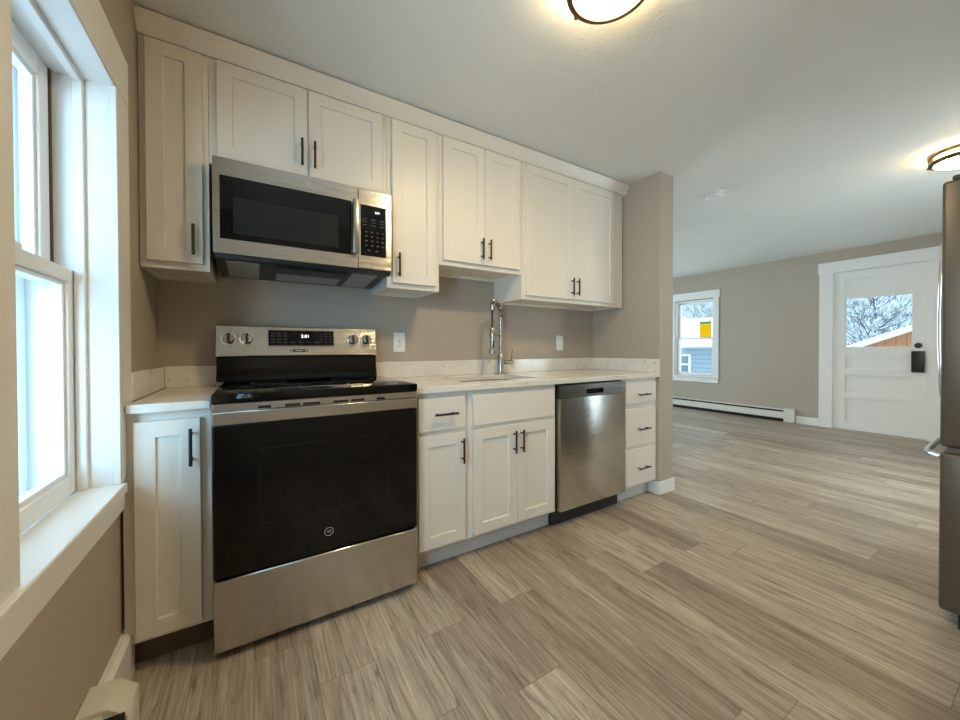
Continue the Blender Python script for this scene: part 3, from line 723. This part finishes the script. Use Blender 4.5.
for x in (GX0+.05, GX1-.05):
    build('hinge_cover', MB().box(x-.035, x+.035, -2.12, -2.005, 1.7455, 1.765, .004), 'black_plastic', fr)
build('toe_grille', MB().box(GX0+.01, GX1-.01, -2.07, -2.03, .002, .055, .003), 'black_plastic', fr)

# ------------------------------------------------------------------ ceiling fixtures
def lamp(x, y, label):
    t = thing('ceiling_lamp', label, 'lamp', (x, y, CEIL), 'round flush ceiling lamps')
    c = (x, y, CEIL)
    build('canopy', MB().lathe(c, [(.120, -.0005), (.124, -.02), (.122, -.0445), (.0, -.0445)], 48), 'lamp_collar', t)
    for z, r in ((-.014, .146), (-.060, .149)):
        build('rim', MB().lathe(c, [(r-.014, z+.009), (r, z+.009), (r+.002, z), (r, z-.010), (r-.012, z-.016), (r-.021, z-.015), (r-.022, z-.006), (r-.014, z+.009)], 56), 'bronze', t)
    build('diffuser', MB().lathe(c, [(.122, -.045), (.125, -.06), (.125, -.072), (.110, -.084), (.08, -.093), (.04, -.097), (0, -.098)], 48), 'lamp_glass', t)
    for k in range(3):
        a = 2*PI*k/3+1.665; px, py = x+.147*math.cos(a), y+.147*math.sin(a)
        build('finial', MB().lathe((px, py, CEIL-.0645), [(0, .056), (.004, .056), (.004, 0), (.008, -.002), (.008, -.010), (.003, -.015), (0, -.016)], 14), 'bronze', t)
lamp(1.416, -1.414, 'bronze-rimmed ceiling lamp above the kitchen floor, near the stove')
lamp(4.38, -1.863, 'bronze-rimmed ceiling lamp above the refrigerator, farther from the stove')
sd = thing('smoke_detector', 'round white smoke detector on the ceiling beyond the partition', 'smoke detector', (3.70, -.65, CEIL))
build('base_plate', MB().lathe((3.70, -.65, CEIL), [(.07, -.0005), (.07, -.012), (.0, -.012)], 36), 'plastic_white', sd)
build('cover', MB().lathe((3.70, -.65, CEIL), [(.052, -.0125), (.054, -.022), (.066, -.024), (.066, -.034), (.055, -.044), (0, -.046)], 36), 'plastic_white', sd)
build('test_button', MB().lathe((3.71, -.66, CEIL-.0462), [(.014, .001), (.014, -.003), (0, -.004)], 18), 'plastic_white', sd)

# ------------------------------------------------------------------ outlets
def plate(name, x, z, label, cat, outlet):
    t = thing(name, label, cat, (x, 0, z), 'white wall plates over the backsplash')
    build('cover_plate', MB().box(x-.0375, x+.0375, -.006, -.0005, z-.0615, z+.0615, .002), 'plastic_white', t)
    build('insert', MB().box(x-.0175, x+.0175, -.0085, -.0055, z-.034, z+.034, .001), 'plastic_white', t)
    if outlet:
        s_ = MB()
        for dz in (-.019, .019):
            s_.box(x-.007, x-.005, -.0088, -.0083, z+dz-.003, z+dz+.005).box(x+.005, x+.007, -.0088, -.0083, z+dz-.003, z+dz+.005)
            s_.lathe((x, -.0086, z+dz-.008), [(.0025, -.0002), (.0025, .0002)], 8, 'Y')
        s_.box(x-.006, x+.006, -.0088, -.0083, z-.003, z+.003)
        build('slots', s_, 'black_plastic', t)
    else: build('rocker', MB().prism([(x-.0155, -.0086, z-.031), (x-.0155, -.0105, z-.031), (x-.0155, -.0088, z+.031), (x-.0155, -.0086, z+.031)], (.031, 0, 0)), 'plastic_white', t)
    return t
plate('wall_outlet', 1.149, 1.138, 'white electrical outlet on the wall right of the stove', 'outlet', True)
plate('light_switch', 2.535, 1.14, 'white wall switch plate on the wall right of the faucet', 'switch', False)

# ------------------------------------------------------------------ baseboard heaters
h1 = thing('baseboard_heater', 'white baseboard heater end on the floor below the kitchen window', 'heater', (.03, -1.4, 0), 'electric baseboard heaters')
prof = lambda y: [(-.019, y, .005), (.072, y, .005), (.08, y, .03), (.08, y, .157), (.045, y, .188), (.03, y, .192), (-.019, y, .192)]
build('end_cap', MB().prism(prof(-.99), (0, .105, 0), .002), 'heater_cream', h1)
build('housing', MB().prism([(-.019, -2.6, .03), (.07, -2.6, .03), (.07, -2.6, .14), (.045, -2.6, .14), (.03, -2.6, .18), (-.019, -2.6, .18)], (0, 1.611, 0)), 'heater_cream', h1)
build('inner_slot', MB().box(.031, .074, -2.59, -.9895, .141, .168), 'dark_void', h1)
h2 = thing('baseboard_heater', 'long white baseboard heater along the far wall under the far window', 'heater', (XF-.03, 1.4, 0), 'electric baseboard heaters')
build('end_cap', MB().box(XF-.078, XF-.001, -.135, -.01, .003, .20, .005), 'heater_cream', h2)
build('housing', MB().box(XF-.068, XF-.001, -.01, 2.9, .05, .145, .003).box(XF-.03, XF-.001, -.01, 2.9, .145, .185, .002), 'heater_cream', h2)
build('outlet_slot', MB().box(XF-.05, XF-.0305, -.009, 2.89, .146, .168), 'dark_void', h2)
build('inlet_slot', MB().box(XF-.055, XF-.002, -.009, 2.89, .004, .0495), 'dark_void', h2)

# ------------------------------------------------------------------ outdoors
GZ = -.55
struct('ground', MB().box(-60, 60, -60, 70, GZ-.5, GZ), 'snow')
hm = MB(); nx = 40
for i in range(nx):
    pass
rows = []
for j in range(9):
    f = j/8; row = []
    for i in range(nx+1):
        y = -30+85*i/nx; row.append(Vector((34+26*f+random.uniform(-.8, .8), y, GZ-.3+f**.8*(6.0+1.2*math.sin(y*.22)+random.uniform(-.5, .5)))))
    rows.append(row)
V = [[hm.bm.verts.new(p) for p in r] for r in rows]
for j in range(8):
    for i in range(nx): hm.bm.faces.new((V[j][i], V[j][i+1], V[j+1][i+1], V[j+1][i]))
struct('ground_hillside', hm, 'wooded_hill', recalc=True, smooth=180)

hs = thing('neighbor_house', 'low blue-grey sided house with snowy roof seen through the far window', 'house', (17.5, 6.5, GZ))
build('wall', MB().prism([(15, 4.3, GZ), (15, 4.3, 1.15), (18.5, 4.3, 2.3), (22, 4.3, 1.15), (22, 4.3, GZ)], (0, 8, 0)), 'blue_siding', hs)
build('roof', MB().prism([(14.6, 4.0, 1.12), (14.6, 4.0, 1.27), (18.5, 4.0, 2.52), (22.4, 4.0, 1.27), (22.4, 4.0, 1.12), (18.5, 4.0, 2.35)], (0, 8.6, 0), .02), 'snow', hs)
for y in (5.95, 8.6):
    f_ = build('window', slab('X', 14.95, 15.02, (y-.3, y+.3), (.05, .85), [(y-.22, y+.22, .12, .42), (y-.22, y+.22, .48, .78)]), 'trim_white', hs)
    build('pane', MB().box(14.99, 15.0, y-.22, y+.22, .12, .78), 'far_glass', f_)
sh = thing('wooden_shed', 'orange cedar shed with snowy slanted roof seen through the entrance door glass', 'shed', (13, -2.5, GZ))
ap, ez = (-2.5, 2.33), (1.3, .66)
build('wall', MB().prism([(11, 1.2, GZ), (11, 1.2, .60), (11, -2.5, 2.22), (11, -6.2, .60), (11, -6.2, GZ)], (4, 0, 0)), 'cedar_boards', sh)
build('roof', MB().prism([(10.85, 1.5, .575), (10.85, -2.5, 2.33), (10.85, -6.5, .575), (10.85, -6.5, .465), (10.85, -2.5, 2.22), (10.85, 1.5, .465)], (4.3, 0, 0), .01), 'snow', sh)
h3 = thing('neighbor_house', 'pale house across the snow outside the kitchen window', 'house', (-3.5, 10.5, GZ))
build('wall', MB().prism([(-9, 9, GZ), (-9, 9, 2.6), (-9, 12, 4.4), (-9, 15, 2.6), (-9, 15, GZ)], (7.2, 0, 0)), 'pale_siding', h3)
build('roof', MB().prism([(-9.3, 8.6, 2.42), (-9.3, 12, 4.46), (-9.3, 15.4, 2.42), (-9.3, 15.4, 2.6), (-9.3, 12, 4.64), (-9.3, 8.6, 2.6)], (7.8, 0, 0), .02), 'snow', h3)
f_ = build('window', slab('Y', 8.95, 9.02, (-6.0, -5.0), (.6, 2.0), [(-5.9, -5.1, .7, 1.26), (-5.9, -5.1, 1.34, 1.9)]), 'trim_white', h3)
build('pane', MB().box(-5.9, -5.1, 8.99, 9.0, .7, 1.9), 'far_glass', f_)

def tree(x, y, h, label, seed, grp='snowy bare trees behind the houses', lean=0):
    rnd = random.Random(seed); t = thing('bare_tree', label, 'tree', (x, y, GZ), grp)
    tr = MB(); br = MB(); base = Vector((x, y, GZ-.05)); pts = [base]; d = Vector((lean, lean*.6, 1)).normalized(); p = base
    for i in range(8):
        d = (d+Vector((rnd.uniform(-.09, .09), rnd.uniform(-.09, .09), .05))).normalized(); p = p+d*h/8; pts.append(p)
    R0 = h*.016; tr.tube(pts, [R0*(1-.85*i/8) for i in range(9)], 7)
    build('trunk', tr, 'snowy_bark', t)
    def grow(p, d, L, r, lev):
        n = 4; q = [p]
        for i in range(n):
            d = (d+Vector((rnd.uniform(-.25, .25), rnd.uniform(-.25, .25), rnd.uniform(-.10, .22)))).normalized(); q.append(q[-1]+d*L/n)
        br.tube(q, [r*(1-.6*i/n) for i in range(n+1)], 4 if lev else 5, cap=False)
        if lev >= 3: return
        for k in range(5 if lev < 2 else 4):
            j = rnd.randint(1, n); a = rnd.uniform(0, 2*PI); nd = (d+Vector((math.cos(a), math.sin(a), rnd.uniform(-.2, .5)))*rnd.uniform(.6, 1.1)).normalized()
            grow(q[j], nd, L*rnd.uniform(.45, .65), max(r*.55, .007), lev+1)
    for k in range(24):
        i = 1+k % 7; a = rnd.uniform(0, 2*PI)
        grow(pts[i].lerp(pts[i+1], rnd.random()) if i < 8 else pts[8], Vector((math.cos(a), math.sin(a), rnd.uniform(.1, .7))).normalized(), h*rnd.uniform(.16, .29)*(1.15-i/12), R0*.38, 0)
    build('branches', br, 'snowy_bark', t, recalc=False)
spots = [(17.0, 1.0, 4.6), (21.3, 1.9, 4.8), (20.4, -2.2, 4.8), (24.6, .6, 5.4), (28.2, 3.4, 6.2), (28.4, -.4, 6.2),
         (25, 7.4, 4.6), (25.5, 10.6, 4.8), (29, 8.9, 5.6), (29.5, 12.6, 5.6), (33, 10.8, 6.0)]
LN = 'nearest snow-covered tree, its trunk in the middle of the entrance door glass'
LB = 'snow-laden bare tree seen through the entrance door glass, behind the orange shed'
LW = 'snowy bare tree beyond the blue-grey house, seen through the far window'
for i, (x, y, h) in enumerate(spots):
    tree(x, y, h, LN if i == 0 else LB if i < 6 else LW, 100+i, 'snowy trees behind the shed' if i < 6 else 'snowy trees behind the blue-grey house')
bpy.context.view_layer.update()
